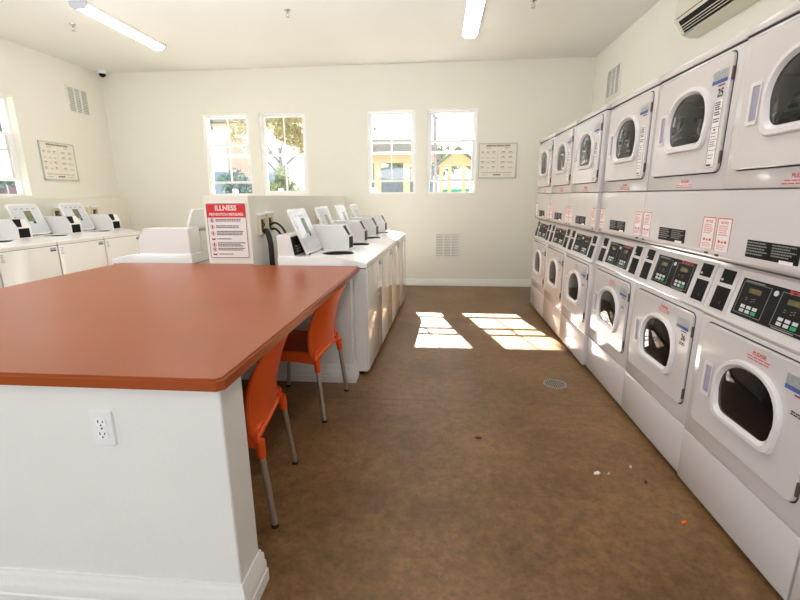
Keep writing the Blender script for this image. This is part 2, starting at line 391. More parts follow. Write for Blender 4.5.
# ------------------------------------------------------------------ stacked dryers
def build_dryer():
    t = thing('stacked_dryer', '', 'dryer', (0, 0, 0), R(-90), 'stacked dryers along the right wall')
    W = .345
    rng = random.Random(3)
    bm = BM(); box(bm, -W+.003, W-.003, .058, .74, .03, 1.972, .004, 1); obj('cabinet', bm, APPL, t)
    bm = BM(); box(bm, -W+.02, W-.02, .05, .72, 0, .031); obj('toe_base', bm, DARK, t)
    bm = BM(); box(bm, -W, W, 0, .06, .028, .279, .009); obj('base_panel', bm, APPL, t)
    def door_section(z0, z1, dz0, dz1, name, low):
        bm = BM(); box(bm, -W, W, 0, .06, z0, z1, .009); obj(name, bm, APPL, t)
        cx = .004; cz = (dz0+dz1)/2; w = .588; h = dz1-dz0
        bm = BM(); rr = .028
        loft(bm, [at_y(rrect(w, h, rr, 6, cx, cz), .004), at_y(rrect(w, h, rr, 6, cx, cz), -.010),
                  at_y(rrect(w-.006, h-.006, rr-.003, 6, cx, cz), -.0135)])
        d = obj('lower_door' if low else 'upper_door', bm, APPL, t)
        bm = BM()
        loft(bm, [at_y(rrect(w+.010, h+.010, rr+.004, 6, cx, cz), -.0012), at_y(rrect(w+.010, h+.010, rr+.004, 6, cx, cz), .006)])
        obj('slit_shade', bm, DARK, d)  # dark sheet behind the door paints the shade in its slit
        rz = z0 + .185 if low else 1.555     # bottom of the window ring
        rz = .464 if low else 1.560; RX = .018
        o1 = tomb(.368, .286, RX, rz); o2 = tomb(.356, .274, RX, rz+.006); o3 = tomb(.326, .246, RX, rz+.021); o4 = tomb(.300, .220, RX, rz+.034)
        bm = BM(); loft(bm, [at_y(o1, -.012), at_y(o1, -.020), at_y(o2, -.029), at_y(o3, -.029), at_y(o4, -.014)], False, False)
        rg = obj('window_ring', bm, RINGM, d)
        # slightly domed glass
        bm = BM()
        ctr = (RX, rz+.034+.10)
        loops = []
        for s, yy in ((1.0, -.016), (.8, -.0215), (.55, -.0255), (.25, -.0275), (.02, -.028)):
            loops.append([((p[0]-ctr[0])*s+ctr[0], yy, (p[1]-ctr[1])*s+ctr[1]) for p in o4])
        loft(bm, loops, False, True); obj('glass', bm, DOORGL, rg, ang=80)
        # recessed finger pull
        hx = -.215; hz = rz+.128
        bm = BM()
        oa = rrect(.060, .150, .008, 4, hx, hz); ob = rrect(.038, .122, .005, 4, hx+.004, hz)
        loft(bm, [at_y(oa, -.012), at_y(oa, -.018), at_y(ob, -.018), at_y(ob, -.0125)], False, False)
        hd = obj('handle', bm, RINGM, d)
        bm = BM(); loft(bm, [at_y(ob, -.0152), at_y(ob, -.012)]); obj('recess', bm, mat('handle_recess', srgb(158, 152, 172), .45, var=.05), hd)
        # hinges on the right edge
        for zz in (dz0+.06, dz1-.085):
            bm = BM(); box(bm, cx+w/2-.001, cx+w/2+.008, -.0125, -.002, zz-.026, zz+.026, .002, 1); obj('hinge', bm, mat('brown_hinge', srgb(96, 80, 66), .45, .4), d)
        # red notice print above / below
        tz = dz1-.032 if low else dz0-.034
        ty = -.0142 if low else -.0008
        text('red_warning_print', 'PLEASE', .019, RED, d, (.045 if low else .045, ty, tz), sx=1.15, bold=.0006)
        bm = BM(); text_rows(bm, -.03, .12, tz-.034, tz-.013, 2, rng, .36, ty, (.14, .24), True); obj('red_small_print', bm, RED, d)
        return d
    ld = door_section(.281, .850, .370, .826, 'lower_surround', True)
    ud = door_section(1.381, 1.944, 1.455, 1.925, 'upper_surround', False)
    bm = BM(); box(bm, -W, W, -.003, .08, 1.950, 1.984, .007); obj('top_cap', bm, APPL, t)
    bm = BM(); box(bm, -W+.002, W-.002, .004, .06, 1.943, 1.951); obj('cap_seam', bm, DARK, t)
    # control housing: sloping fascia with the upper panel's rounded lip above it
    bm = BM()
    prof = [(.0, .852), (-.004, .862), (.004, .872), (.046, 1.066), (.040, 1.079), (.02, 1.084), (.15, 1.084), (.15, .852)]
    prism(bm, prof, 'x', -W, W); hs = obj('control_housing', bm, APPL, t)
    bm = BM()
    prof = [(.06, 1.377), (.0, 1.377), (-.0005, 1.370), (-.0005, 1.135), (-.004, 1.118), (-.002, 1.103), (.006, 1.093), (.020, 1.088), (.06, 1.088), (.06, 1.377)]
    prism(bm, prof, 'x', -W, W); up = obj('upper_panel', bm, APPL, t)
    # sloped face helper: u across, v up the slope
    a = Vector((0, .004, .872)); b2 = Vector((0, .046, 1.066)); sl = (b2-a); Ls = sl.length; sl.normalize(); nrm = Vector((0, -sl.z, sl.y))
    def sp(u, v, d=0.0): return a + Vector((u, 0, 0)) + sl*v + nrm*d
    def plate(bm, u0, u1, v0, v1, d0, d1):
        loft(bm, [[sp(u0, v0, d0), sp(u1, v0, d0), sp(u1, v1, d0), sp(u0, v1, d0)], [sp(u0, v0, d1), sp(u1, v0, d1), sp(u1, v1, d1), sp(u0, v1, d1)]])
    # double-sided control film
    bm = BM(); plate(bm, -.178, .178, .024, .172, -.001, .003); cp = obj('control_panel', bm, CTRL, hs)
    bm = BM()
    for s in (-1, 1):
        u0, u1 = (-.166, -.022) if s < 0 else (.030, .166)
        v0, v1 = .036, .158
        for (p, q) in (((u0, v0), (u1, v0)), ((u1, v0), (u1, v1)), ((u1, v1), (u0, v1)), ((u0, v1), (u0, v0))):
            plate(bm, min(p[0], q[0])-.0009, max(p[0], q[0])+.0009, min(p[1], q[1])-.0009, max(p[1], q[1])+.0009, .003, .0036)
    for (u0, u1, v) in ((-.16, -.06, .163), (.04, .14, .030)): plate(bm, u0, u1, v-.002, v+.002, .003, .0036)
    obj('outline_print', bm, GINK, cp)
    for s in (-.094, .098):
        bm = BM(); plate(bm, s-.032, s+.032, .120, .140, .003, .0036); obj('display', bm, LCD, cp)
    for s in (-.094, .098):
        bm = BM()
        for k in range(6):
            if k == 5: continue
            uu = s + (k % 3-1)*.032; vv = .066 - (k//3)*.017
            plate(bm, uu-.011, uu+.011, vv-.006, vv+.006, .003, .0042)
        obj('keypad', bm, BTN, cp)
        bm = BM(); plate(bm, s+.032-.012, s+.032+.012, .049-.0065, .049+.0065, .003, .0044)
        obj('start_button', bm, GREEN, cp)
    bm = BM()
    for s in (-.094, .098):
        for du, dv in ((-.03, .10), (-.03, .092), (.0, .10), (.012, .103), (.012, .094), (.0, .09)): plate(bm, s+du-.004, s+du+.004, dv-.001, dv+.001, .003, .0036)
    obj('status_print', bm, GINK, cp)
    bm = BM(); c = sp(.006, .146, .004)
    loft(bm, [[sp(.006+.010*math.cos(k*math.pi/8), .146+.010*math.sin(k*math.pi/8), dd) for k in range(16)] for dd in (.002, .006)]); obj('lock', bm, BTN, cp)
    rot = math.atan2(sl.z, sl.y)
    text('maker_print', 'Speed Queen', .0175, SIGNRED, cp, tuple(sp(.105, .1655-.0005, .0034)), (rot, 0, 0), bold=.0009)
    # coin slots and vaults both sides
    for s in (-1, 1):
        bm = BM(); plate(bm, s*.267-.062, s*.267+.062, .006, .190, -.002, .0035); col = obj('coin_bezel', bm, APPL, hs)
        bm = BM(); plate(bm, s*.267-.040, s*.267+.040, .128, .186, .002, .005); cs = obj('coin_slot_plate', bm, BLACK, col)
        bm = BM(); loft(bm, [[sp(s*.267-.026+.005*math.cos(k*math.pi/5), .141+.005*math.sin(k*math.pi/5), dd) for k in range(10)] for dd in (.005, .0075)]); obj('coin_return', bm, BTN, cs)
        bm = BM(); plate(bm, s*.267-.044, s*.267+.044, .016, .112, .002, .005); cv = obj('coin_vault', bm, BLACK, col)
        bm = BM(); loft(bm, [[sp(s*.267+.012+.008*math.cos(k*math.pi/6), .045+.008*math.sin(k*math.pi/6), dd) for k in range(12)] for dd in (.005, .0075)]); obj('vault_lock', bm, DARK, cv)
    # caution plate
    bm = BM(); box(bm, -.140, .113, -.0016, .001, 1.126, 1.194); cpz = obj('caution_plate', bm, PRINTB, up)
    bm = BM()
    text_rows(bm, -.138, -.03, 1.136, 1.188, 5, rng, .5, -.0019); text_rows(bm, -.012, .100, 1.142, 1.188, 5, rng, .5, -.0019); obj('caution_print', bm, CAUT, cpz)
    bm = BM(); quad(bm, .03, .092, 1.127, 1.139, -.0021); obj('serial_tag', bm, PAPER, cpz)
    # red bordered notices at both edges
    for s, x0 in ((-1, -.335), (1, .243)):
        x1 = x0+.092; z0, z1 = 1.121, 1.266
        bm = BM(); box(bm, x0, x1, -.0016, .001, z0, z1); nt = obj('notice_sticker', bm, PAPER, up)
        bm = BM(); q = .0042
        for (xa, xb, za, zb) in ((x0, x1, z1-q, z1), (x0, x1, z0, z0+q), (x0, x0+q, z0, z1), (x1-q, x1, z0, z1)): quad(bm, xa, xb, za, zb, -.0018)
        obj('red_border', bm, RED, nt)
        text('notice_heading', 'NOTICE', .0135, RED, nt, ((x0+x1)/2, -.0019, z1-.019), bold=.0005)
        bm = BM(); text_rows(bm, x0+.014, x1-.014, z0+.070, z1-.031, 5, rng, .5, -.0018, (.1, .3)); text_rows(bm, x0+.014, x1-.014, z0+.012, z0+.034, 3, rng, .45, -.0018, (.1, .3)); obj('pale_notice_print', bm, REDL, nt)
        bm = BM()
        for k in (-1, 0, 1): quad(bm, (x0+x1)/2+k*.021-.007, (x0+x1)/2+k*.021+.007, z0+.042, z0+(.053 if k else .050), -.0018)
        obj('symbols', bm, RED, nt)
        bm = BM(); box(bm, s*.305-.010, s*.305+.010, -.0075, -.003, 1.108, 1.116); obj('clip', bm, DARK, up)
    # instruction strips beside the door edges
    def strip(dz_top, length, parent, with_long):
        x0, x1 = .178, .282
        y = -.0142
        bm = BM(); quad(bm, x0, x1, dz_top-.052, dz_top, y); s0 = obj('model_sticker', bm, SILV, parent)
        bm = BM(); quad(bm, x0, x1, dz_top-.052, dz_top-.037, y-.0003); obj('blue_stripe', bm, BLUE, s0)
        bm = BM(); quad(bm, x0+.044, x1-.012, dz_top-.064, dz_top-.058, y); obj('red_print', bm, DRED, parent)
        return s0
    strip(1.868, .4, ud, True); strip(.786, .1, ld, False)
    xa, xb = .216, .274
    bm = BM(); box(bm, xa, xb, -.0145, -.0125, 1.474, 1.748); ls = obj('instruction_strip', bm, PAPER, ud)
    bm = BM(); q = .0022
    for (p0, p1, r0, r1) in ((xa, xb, 1.474, 1.476), (xa, xa+q, 1.474, 1.748), (xb-q, xb, 1.474, 1.748), (xa, xb, 1.546, 1.548), (xa, xb, 1.59, 1.592), (xa, xb, 1.640, 1.642)): quad(bm, p0, p1, r0, r1, -.0148)
    for zz in (1.742, 1.733, 1.724, 1.715, 1.703, 1.694, 1.676, 1.666):
        text_rows(bm, xa+.008, xb-.006, zz-.007, zz, 1, rng, .8, -.0148, (.15, .4))
    for zz in (1.604, 1.618, 1.565, 1.573, 1.582, 1.528, 1.515): text_rows(bm, xa+.008, xb-.008, zz-.003, zz+.001, 1, rng, .8, -.0148, (.2, .5))
    obj('strip_print', bm, NUMM, ls)
    bm = BM(); quad(bm, xa+.006, xb-.020, 1.481, 1.490, -.0149); quad(bm, xa+.02, xa+.034, 1.627, 1.634, -.0149); obj('red_strip_print', bm, DRED, ls)
    text('number_print', '25', .046, NUMM, ud, (.247, -.0146, 1.776), sx=.9, bold=.0012)
    text('number_print', '26', .040, NUMM, ld, (.247, -.0146, .695), sx=.9, bold=.0012)
    bm = BM(); text_rows(bm, .222, .275, .655, .672, 2, rng, .6, -.0146, (.2, .4)); obj('small_print', bm, NUMM, ld)
    return t
W70 = .70; YE = 5.4715
dry0 = build_dryer()
dlab = {
 1: 'white stacked dryer closest to the camera, below the air conditioner',
 2: 'white stacked dryer numbered 25 above and 26 below, second from the camera',
 3: 'white stacked dryer third from the camera, opposite the floor drain',
 4: 'white stacked dryer fourth from the camera, standing slightly forward of the third',
 5: 'white stacked dryer next to the last at the far end of the row',
 6: 'white stacked dryer at the far end of the row, nearest the window wall',
 0: 'white stacked dryer cut off by the frame at the lower right corner'}
for k in (2, 1, 3, 4, 5, 6, 0):
    o = dry0 if k == 2 else dup(dry0)
    yc = YE - W70*(6-k) - W70/2
    x = {0: 1.172, 1: 1.176, 2: 1.186, 3: 1.189, 4: 1.166, 5: 1.168, 6: 1.170}[k]
    o.location = (x, yc, 0); o['label'] = dlab[k]
    if k != 2:
        for ch in list(o.children):
            for g in list(ch.children):
                if g.name.startswith('number_print'): bpy.data.objects.remove(g)

# ------------------------------------------------------------------ top-load washers
def build_washer(lid_open=True):
    t = thing('top_load_washer', '', 'washer', (0, 0, 0), R(90))
    W = .326; D = .68
    rng = random.Random(11)
    bm = BM(); box(bm, -W+.006, W-.006, .012, D-.008, .03, .845, .004, 1); obj('cabinet', bm, APPW, t)
    bm = BM(); box(bm, -W+.008, W-.008, .010, D-.010, .842, .853); obj('top_shadow_line', bm, DARK, t)  # dark strip stands in for the shadow line below the deck
    for sx in (-1, 1):
        for y in (.07, D-.07):
            bm = BM(); lathe(bm, [(.022, 0), (.022, .012), (.010, .014), (.010, .034)], (sx*(W-.05), y, 0), 12); obj('leg', bm, RUBBER, t)
    bm = BM(); box(bm, -W+.004, W-.004, -.002, .014, .045, .846, .006); fp = obj('front_panel', bm, APPF, t)
    bm = BM(); quad(bm, .232, .302, .792, .808, -.0026); quad(bm, .232, .302, .808, .828, -.0027)
    ms = obj('model_sticker', bm, SILV, fp)
    bm = BM(); quad(bm, .232, .302, .790, .804, -.003); obj('blue_stripe', bm, BLUE, ms)
    bm = BM(); text_rows(bm, -.300, -.262, .740, .822, 5, rng, .45, -.0027, (.3, .6)); obj('number_sticker', bm, GINK, fp)
    # top deck with tub opening: outline to circle
    cx, cy, cr = -.055, .285, .158
    def zt(y): return .888 + .042*min(1, max(0, y/.20))
    bm = BM(); n = 40
    outer = []; inner = []; inner2 = []
    for k in range(n):
        a = 2*math.pi*k/n; ca, sa = math.cos(a), math.sin(a)
        # project on the rectangle
        tt = min([((W if ca > 0 else -W)-cx)/ca if abs(ca) > 1e-6 else 9, ((D if sa > 0 else 0)-cy)/sa if abs(sa) > 1e-6 else 9])
        x, y = cx+ca*tt, cy+sa*tt
        outer.append((x, y)); inner.append((cx+cr*ca, cy+cr*.80*sa))
    for (x, y) in ((-W, 0), (W, 0), (W, D), (-W, D)):
        j = min(range(n), key=lambda i: (outer[i][0]-x)**2+(outer[i][1]-y)**2); outer[j] = (x, y)
    loft(bm, [[(p[0], p[1], .850) for p in outer], [(p[0], p[1], zt(p[1])-.006) for p in outer], [(p[0]*.99, .006+p[1]*.985, zt(p[1])) for p in outer],
              [(p[0], p[1], zt(p[1])) for p in inner], [(cx+(p[0]-cx)*.975, cy+(p[1]-cy)*.975, zt(p[1])-.008) for p in inner]], False, False)
    td = obj('top_deck', bm, APPW, t, ang=30)
    bm = BM(); loft(bm, [[(cx+(p[0]-cx)*q, cy+(p[1]-cy)*q, z) for p in inner] for q, z in ((.978, .917), (.93, .875), (.9, .853), (.05, .8525))], False, True); obj('tub', bm, DARK, td)  # near-black colour stands in for the shade down in the tub
    # rear console with the black control face
    bm = BM(); prof = [(.545, .926), (.575, 1.088), (D, 1.088), (D, .926)]
    prism(bm, prof, 'x', -W+.014, .150); cn = obj('console', bm, APPW, t)
    a = Vector((0, .545, .926)); sl = Vector((0, .03, .162)); Ls = sl.length; sl.normalize(); nm = Vector((0, -sl.z, sl.y))
    def sp(u, v, d=0.): return a+Vector((u, 0, 0))+sl*v+nm*d
    def plate(bm, u0, u1, v0, v1, d0, d1):
        loft(bm, [[sp(u0, v0, d0), sp(u1, v0, d0), sp(u1, v1, d0), sp(u0, v1, d0)], [sp(u0, v0, d1), sp(u1, v0, d1), sp(u1, v1, d1), sp(u0, v1, d1)]])
    bm = BM(); plate(bm, -W+.008, .02, .012, .150, -.001, .004); kp = obj('control_panel', bm, BLACK, cn)
    bm = BM()
    for i in range(3):
        for j in range(3): plate(bm, -.27+i*.035, -.27+i*.035+.024, .03+j*.02, .03+j*.02+.012, .004, .0052)
    obj('keypad', bm, GINK, kp)
    # coin box on the right: chamfered front with coin slide above and vault below
    bx0, bx1 = .155, .318
    bm = BM(); prof = [(.245, .926), (.245, 1.040), (.298, 1.128), (.672, 1.128), (.672, .926)]
    prism(bm, prof, 'x', bx0, bx1)
    bmesh.ops.bevel(bm, geom=[e for e in bm.edges], offset=.004, segments=2, affect='EDGES'); cb = obj('coin_box', bm, APPW, t)
    bm = BM(); box(bm, bx0+.012, bx1-.030, .241, .247, .938, 1.032, .002, 1); obj('coin_vault', bm, BLACK, cb)
    bm = BM()
    p0 = Vector((0, .245, 1.040)); d = Vector((0, .053, .088)); dn = Vector((0, -.088, .053)).normalized()
    loft(bm, [[p0+d*v+Vector((u, 0, 0))+dn*q for (u, v) in ((bx0+.012, .08), (bx0+.060, .08), (bx0+.098, .95), (bx0+.012, .95))] for q in (-.001, .004)]); obj('coin_slide', bm, BLACK, cb)
    # lid
    lx0, lx1 = -.240, .128
    hg = Vector((0, .468, .937)); ang = R(112) if lid_open else R(2)
    u = Vector((0, -math.cos(ang), math.sin(ang))); wv = Vector((0, math.sin(ang), math.cos(ang)))   # length and outer-normal directions
    if not lid_open: hg = Vector((0, .455, .934))
    Ln = .365
    out = []
    rad = .03
    prof = []
    w2 = (lx1-lx0)/2; cxl = (lx0+lx1)/2
    for (sx, a0) in ((1, 0), (-1, 90)):
        for k in range(6):
            aa = R(a0+90*k/5); prof.append((cxl+sx*(w2-rad)+rad*math.cos(aa), Ln-rad+rad*math.sin(aa)))
    prof += [(lx0, 0), (lx1, 0)]
    def lp(sc, d): return [hg+Vector((cxl+(p[0]-cxl)*sc, 0, 0))+u*(Ln/2+(p[1]-Ln/2)*sc)+wv*d for p in prof]
    bm = BM(); loft(bm, [lp(.95, 0), lp(1, .001), lp(1, .016), lp(.985, .020)]); lid = obj('lid', bm, APPW, t)
    if lid_open:
        def lq(bm, u0, u1, v0, v1, d=-.001):
            vs = [bm.verts.new(hg+Vector((uu, 0, 0))+u*vv+wv*d) for uu, vv in ((u0, v0), (u1, v0), (u1, v1), (u0, v1))]; bm.faces.new(vs)
        bm = BM(); lq(bm, lx0+.016, lx1-.016, .02, Ln-.02, -.0005); obj('inner_reflection', bm, mat('lid_inner_reflection', srgb(214, 217, 224), .12, var=.01, coat=.5), lid)  # blue-grey colour paints in the window light mirrored by the lid
        bm = BM(); lq(bm, -.075, .0, .165, .275); pl = obj('instruction_label', bm, LCDW, lid)
        bm = BM(); lq(bm, -.080, .005, .16, .165); lq(bm, -.080, .005, .275, .28); lq(bm, -.080, -.075, .16, .28); lq(bm, 0, .005, .16, .28); lq(bm, -.03, .005, .130, .157); obj('dark_label_edge', bm, INK, pl)
        bm = BM()
        for i in range(4): lq(bm, -.17+i*.07, -.17+i*.07+.035, .298, .312)
        obj('symbols', bm, SILV, lid)
        for xx in (lx0+.03, lx1-.015):
            cc = hg+Vector((xx, 0, 0)); bm = BM()
            tube(bm, [cc+Vector((-.012, -.002, 0)), cc+Vector((.012, -.002, 0))], .008, 8)
            obj('hinge', bm, DRUM, lid)
        bm = BM(); cc = hg+u*.215+Vector((lx0+.03, 0, 0))
        tube(bm, [cc-wv*.0015, cc+wv*.001], .006, 8); obj('latch_hole', bm, INK, lid)
    return t
wo0 = build_washer(True)
RA = math.atan2(2.6, .087)
rlab = ['white top-loading washer touching the counter end, lid up, first of the aisle row',
        'white top-loading washer with lid up, second in the aisle row behind the counter',
        'white top-loading washer with lid up, third in the aisle row',
        'sunlit white top-loading washer with lid up, at the window end of the aisle row']
PITCH = .655
for k in range(4):
    o = wo0 if k == 0 else dup(wo0)
    s = PITCH*(k+.5)
    o.location = (-.522+.0335*s, 3.105+s, 0); o.rotation_euler = (0, 0, RA); o['label'] = rlab[k]; o['group'] = 'washers along the aisle'
# left row on the left wall
LXF = -4.04
llab = ['white top-loading washer cut off at the left edge of the photo', 'white top-loading washer standing half out of frame below the left window',
        'white top-loading washer with lid up, beneath the instruction sign on the left wall', 'white top-loading washer with lid up, last in the left wall row by the far corner']
for k in range(4):
    o = dup(wo0)
    o.location = (LXF, 2.945+.66*(k+.5), .034); o.rotation_euler = (0, 0, R(90)); o['label'] = llab[k]; o['group'] = 'washers along the left wall'
bm = BM(); box(bm, -4.74, LXF-.03, 2.95, 5.58, 0, .034); o = obj('plinth', bm, TRIM); tag(o, 'low white plinth under the washers on the left wall', 'plinth')
o = dup(wo0); o.location = (-2.63, 3.245+.33, 0); o.rotation_euler = (0, 0, R(-90)); o['label'] = 'pinkish white washer facing away behind the counter, left of the red sign'; o['group'] = 'washers behind the low wall'

# ------------------------------------------------------------------ water supply boxes and hoses
def supply_box(loc, rz, label, group):
    t = thing('washer_supply_box', label, 'supply box', loc, rz, group)
    w, h = .125, .15
    bm = BM()
    for (x0, x1, z0, z1) in ((-w/2, -w/2+.02, -h/2, h/2), (w/2-.02, w/2, -h/2, h/2), (-w/2+.02, w/2-.02, h/2-.03, h/2), (-w/2+.02, w/2-.02, -h/2, -h/2+.018)):
        box(bm, x0, x1, -.022, 0, z0, z1)
    obj('frame', bm, CREAMP, t)
    bm = BM(); box(bm, -w/2+.02, w/2-.02, -.006, -.001, -h/2+.018, h/2-.03); obj('recess', bm, mat('supply_recess', srgb(96, 82, 64), .8), t)
    bm = BM(); lathe(bm, [(.014, -.03), (.014, -.006)], (0, 0, .0), 12, 'y'); obj('valve', bm, CHROME, t)
    bm = BM(); box(bm, -w/2-.004, w/2+.004, -.030, .0, h/2, h/2+.018, .003, 1); obj('top_flap', bm, VINYL, t)
    return t
def hose(pts, r, label, group=None):
    bm = BM(); tube(bm, curve(pts, 8), r, 10); o = obj('washer_hose', bm, RUBBER); tag(o, label, 'hose', group); return o
supply_box((CX1, 3.375, 1.15), R(90), 'cream washer supply box nearer the red sign, thick black hose coming out', 'supply boxes on the low center wall')
supply_box((CX1, 3.535, 1.155), R(90), 'cream washer supply box farther from the red sign, thin hoses coming out', 'supply boxes on the low center wall')
supply_box((CX1, 5.02, 1.14), R(90), 'cream washer supply box behind the third aisle washer', 'supply boxes on the low center wall')
supply_box((-4.95, 5.30, 1.165), R(90), 'cream supply box between the open lids of the left wall washers', 'supply boxes on the left low wall')
supply_box((-4.95, 5.74, 1.165), R(90), 'cream supply box right of the second raised lid on the left wall', 'supply boxes on the left low wall')
supply_box((-4.95, 5.93, 1.165), R(90), 'cream supply box nearest the far corner on the left low wall', 'supply boxes on the left low wall')
hose([(CX1+.026, 3.375, 1.10), (CX1+.055, 3.36, 1.095), (CX1+.075, 3.35, 1.03), (CX1+.08, 3.35, .94), (CX1+.08, 3.35, .5), (CX1+.08, 3.35, .02)], .021, 'thick black drain hose dropping behind the first aisle washer')
hose([(CX1+.01, 3.52, 1.14), (CX1+.07, 3.515, 1.155), (CX1+.13, 3.51, 1.11), (CX1+.165, 3.51, 1.02), (CX1+.17, 3.51, .92), (CX1+.17, 3.51, .5), (CX1+.17, 3.51, .02)], .009, 'thin black water hose looping over the first washer console, outer one')
hose([(CX1+.01, 3.55, 1.10), (CX1+.05, 3.55, 1.105), (CX1+.09, 3.55, 1.06), (CX1+.112, 3.55, .98), (CX1+.115, 3.55, .9), (CX1+.115, 3.55, .5), (CX1+.115, 3.55, .02)], .009, 'thin black water hose looping over the first washer console, inner one')
hose([(CX1+.036, 5.025, 1.13), (CX1+.06, 5.03, 1.12), (CX1+.12, 5.06, 1.06), (CX1+.15, 5.08, .95), (CX1+.15, 5.08, .02)], .016, 'black hose behind the third aisle washer lid')
hose([(-4.94, 5.30, 1.15), (-4.90, 5.30, 1.14), (-4.86, 5.32, 1.07), (-4.85, 5.33, .93), (-4.85, 5.33, .02)], .013, 'black hose from the supply box between the left washer lids')

# ------------------------------------------------------------------ orange chairs
def build_chair(label):
    t = thing('plastic_chair', label, 'chair', (0, 0, 0), R(-90), 'orange chairs at the counter')
    # shell surface: seat slopes into a scooped back
    def back_pt(s, v):
        """s -1..1 across, v 0..1 up"""
        hw = .205 + .012*math.sin(v*math.pi) - .018*v*v
        z = .385 + .40*v + (.022*(1-abs(s)**2.2) if v > .85 else 0)*(v-.85)/.15 + (.035*(1-s*s))*(1-v)**3
        y = .200 + .085*v**1.5 - .062*abs(s)**2.2*(0.35+.65*math.sin(min(1, v*1.15)*math.pi*.8)) + .022*(max(0, v-.75)/.25)**2
        return Vector((s*hw, y, z))
    ns, nv = 14, 12
    bm = BM(); g = [[bm.verts.new(back_pt(-1+2*i/ns, j/nv)) for i in range(ns+1)] for j in range(nv+1)]
    for j in range(nv):
        for i in range(ns): bm.faces.new((g[j][i], g[j][i+1], g[j+1][i+1], g[j+1][i]))
    b = obj('backrest', bm, ORANGE, t, ang=60)
    m = b.modifiers.new('s', 'SOLIDIFY'); m.thickness = .012; m.offset = 0
    m = b.modifiers.new('d', 'SUBSURF'); m.levels = 1; m.render_levels = 2
    # thick side wings and lower cross rim running into the leg sockets
    for s in (-1, 1):
        bm = BM()
        pts = [back_pt(s, v)+Vector((0, .004, 0)) for v in (1.0, .85, .7, .5, .3, .12)] + [Vector((s*.205, .195, .385)), Vector((s*.207, .205, .345))]
        tube(bm, curve(pts, 4), [.007+.010*min(1, k/26) for k in range(len(pts)*4-3)], 10)
        obj('side_rim', bm, ORANGE, b, ang=60)
    bm = BM(); pts = [back_pt(-1+2*i/8, 0)+Vector((0, .002, .0)) for i in range(9)]
    tube(bm, curve(pts, 3), .013, 8); obj('lower_rim', bm, ORANGE, b, ang=60)
    bm = BM(); pts = [back_pt(-1+2*i/10, 1) for i in range(11)]
    tube(bm, curve(pts, 3), .009, 8); obj('top_rim', bm, ORANGE, b, ang=60)
    def seat_pt(s, v):
        hw = .212 + .012*math.sin(v*math.pi)
        z = .448 - .020*(1-s*s)*math.sin(min(1, v*1.1)*math.pi) - (.03*max(0, (v-.85)/.15)**2) - .05*max(0, abs(s)-.86)/.14
        return Vector((s*hw, .20-.41*v, z))
    bm = BM(); g = [[bm.verts.new(seat_pt(-1+2*i/ns, j/nv)) for i in range(ns+1)] for j in range(nv+1)]
    for j in range(nv):
        for i in range(ns): bm.faces.new((g[j][i], g[j][i+1], g[j+1][i+1], g[j+1][i]))
    s_ = obj('seat', bm, ORANGE, t, ang=60)
    m = s_.modifiers.new('s', 'SOLIDIFY'); m.thickness = .016; m.offset = -1
    m = s_.modifiers.new('d', 'SUBSURF'); m.levels = 1; m.render_levels = 2
    for s in (-1, 1):
        bm = BM()
        loft(bm, [[(s*.205, .20-.40*v, .445), (s*.222, .20-.40*v, .425), (s*.220, .20-.40*v, .372+.012*math.sin(v*math.pi)), (s*.203, .20-.40*v, .372+.012*math.sin(v*math.pi))] for v in [k/8 for k in range(9)]])
        obj('side_skirt', bm, ORANGE, s_, ang=50)
    for (sx, sy) in ((-1, 1), (1, 1), (-1, -1), (1, -1)):
        top = Vector((sx*.205, .203 if sy > 0 else -.165, .40)); mid = Vector((sx*.208, .208 if sy > 0 else -.172, .335)); foot = Vector((sx*.224, .242 if sy > 0 else -.205, 0.0))
        bm = BM(); tube(bm, [mid.lerp(top, .3), mid, foot+Vector((0, 0, .012))], .0135, 12); lg = obj('leg', bm, STEEL, t)
        bm = BM(); tube(bm, [top, mid.lerp(top, .3), mid+Vector((0, 0, -.012))], [.021, .0195, .0175], 12); obj('leg_socket', bm, ORANGE, lg)
        bm = BM(); tube(bm, [foot, foot+Vector((0, 0, .014))], .0165, 12); obj('foot_cap', bm, RUBBER, lg)
    return t
ch = build_chair('orange plastic chair with metal legs tucked under the counter, nearer the camera')
def place_chair(o, near, far):
    # near / far: rear feet on the floor
    d = Vector((far[0]-near[0], far[1]-near[1], 0)); a = math.atan2(d.y, d.x) - math.pi  # local +x runs towards the near foot
    c = Vector(((near[0]+far[0])/2, (near[1]+far[1])/2, 0))
    o.rotation_euler = (0, 0, a); o.location = c - Matrix.Rotation(a, 3, 'Z') @ Vector((0, .242, 0))
place_chair(ch, (-.675, 1.505), (-.735, 1.955))
c2 = dup(ch); c2['label'] = 'orange plastic chair with metal legs tucked under the counter, beside the far end wall'
place_chair(c2, (-.690, 2.385), (-.645, 2.832))

# ------------------------------------------------------------------ signs
sg = thing('illness_sign', 'red and white illness prevention sign on the end of the low center wall', 'sign', (-1.592, CY0, 1.116), 0)
bm = BM(); loft(bm, [at_y(rrect(.312, .414, .014), 0), at_y(rrect(.312, .414, .014), -.004)]); obj('backing', bm, PAPER, sg)
bm = BM(); q0 = rrect(.306, .408, .012); q1 = rrect(.298, .400, .010)
loft(bm, [at_y(q0, -.0045), at_y(q1, -.0045)], False, False); obj('border', bm, INK, sg, fix=False)
bm = BM(); quad(bm, -.149, .149, .100, .199, -.0048); hd = obj('header', bm, SIGNRED, sg)
text('heading_text', 'ILLNESS', .052, PAPER, hd, (.0, -.0052, .169), sx=.95, bold=.0012)
text('heading_text', 'PREVENTION MEASURES', .0285, PAPER, hd, (0, -.0052, .123), sx=.86, bold=.0006)
rng = random.Random(5)
zs = [.078, .030, -.018, -.062, -.104, -.140, -.178]
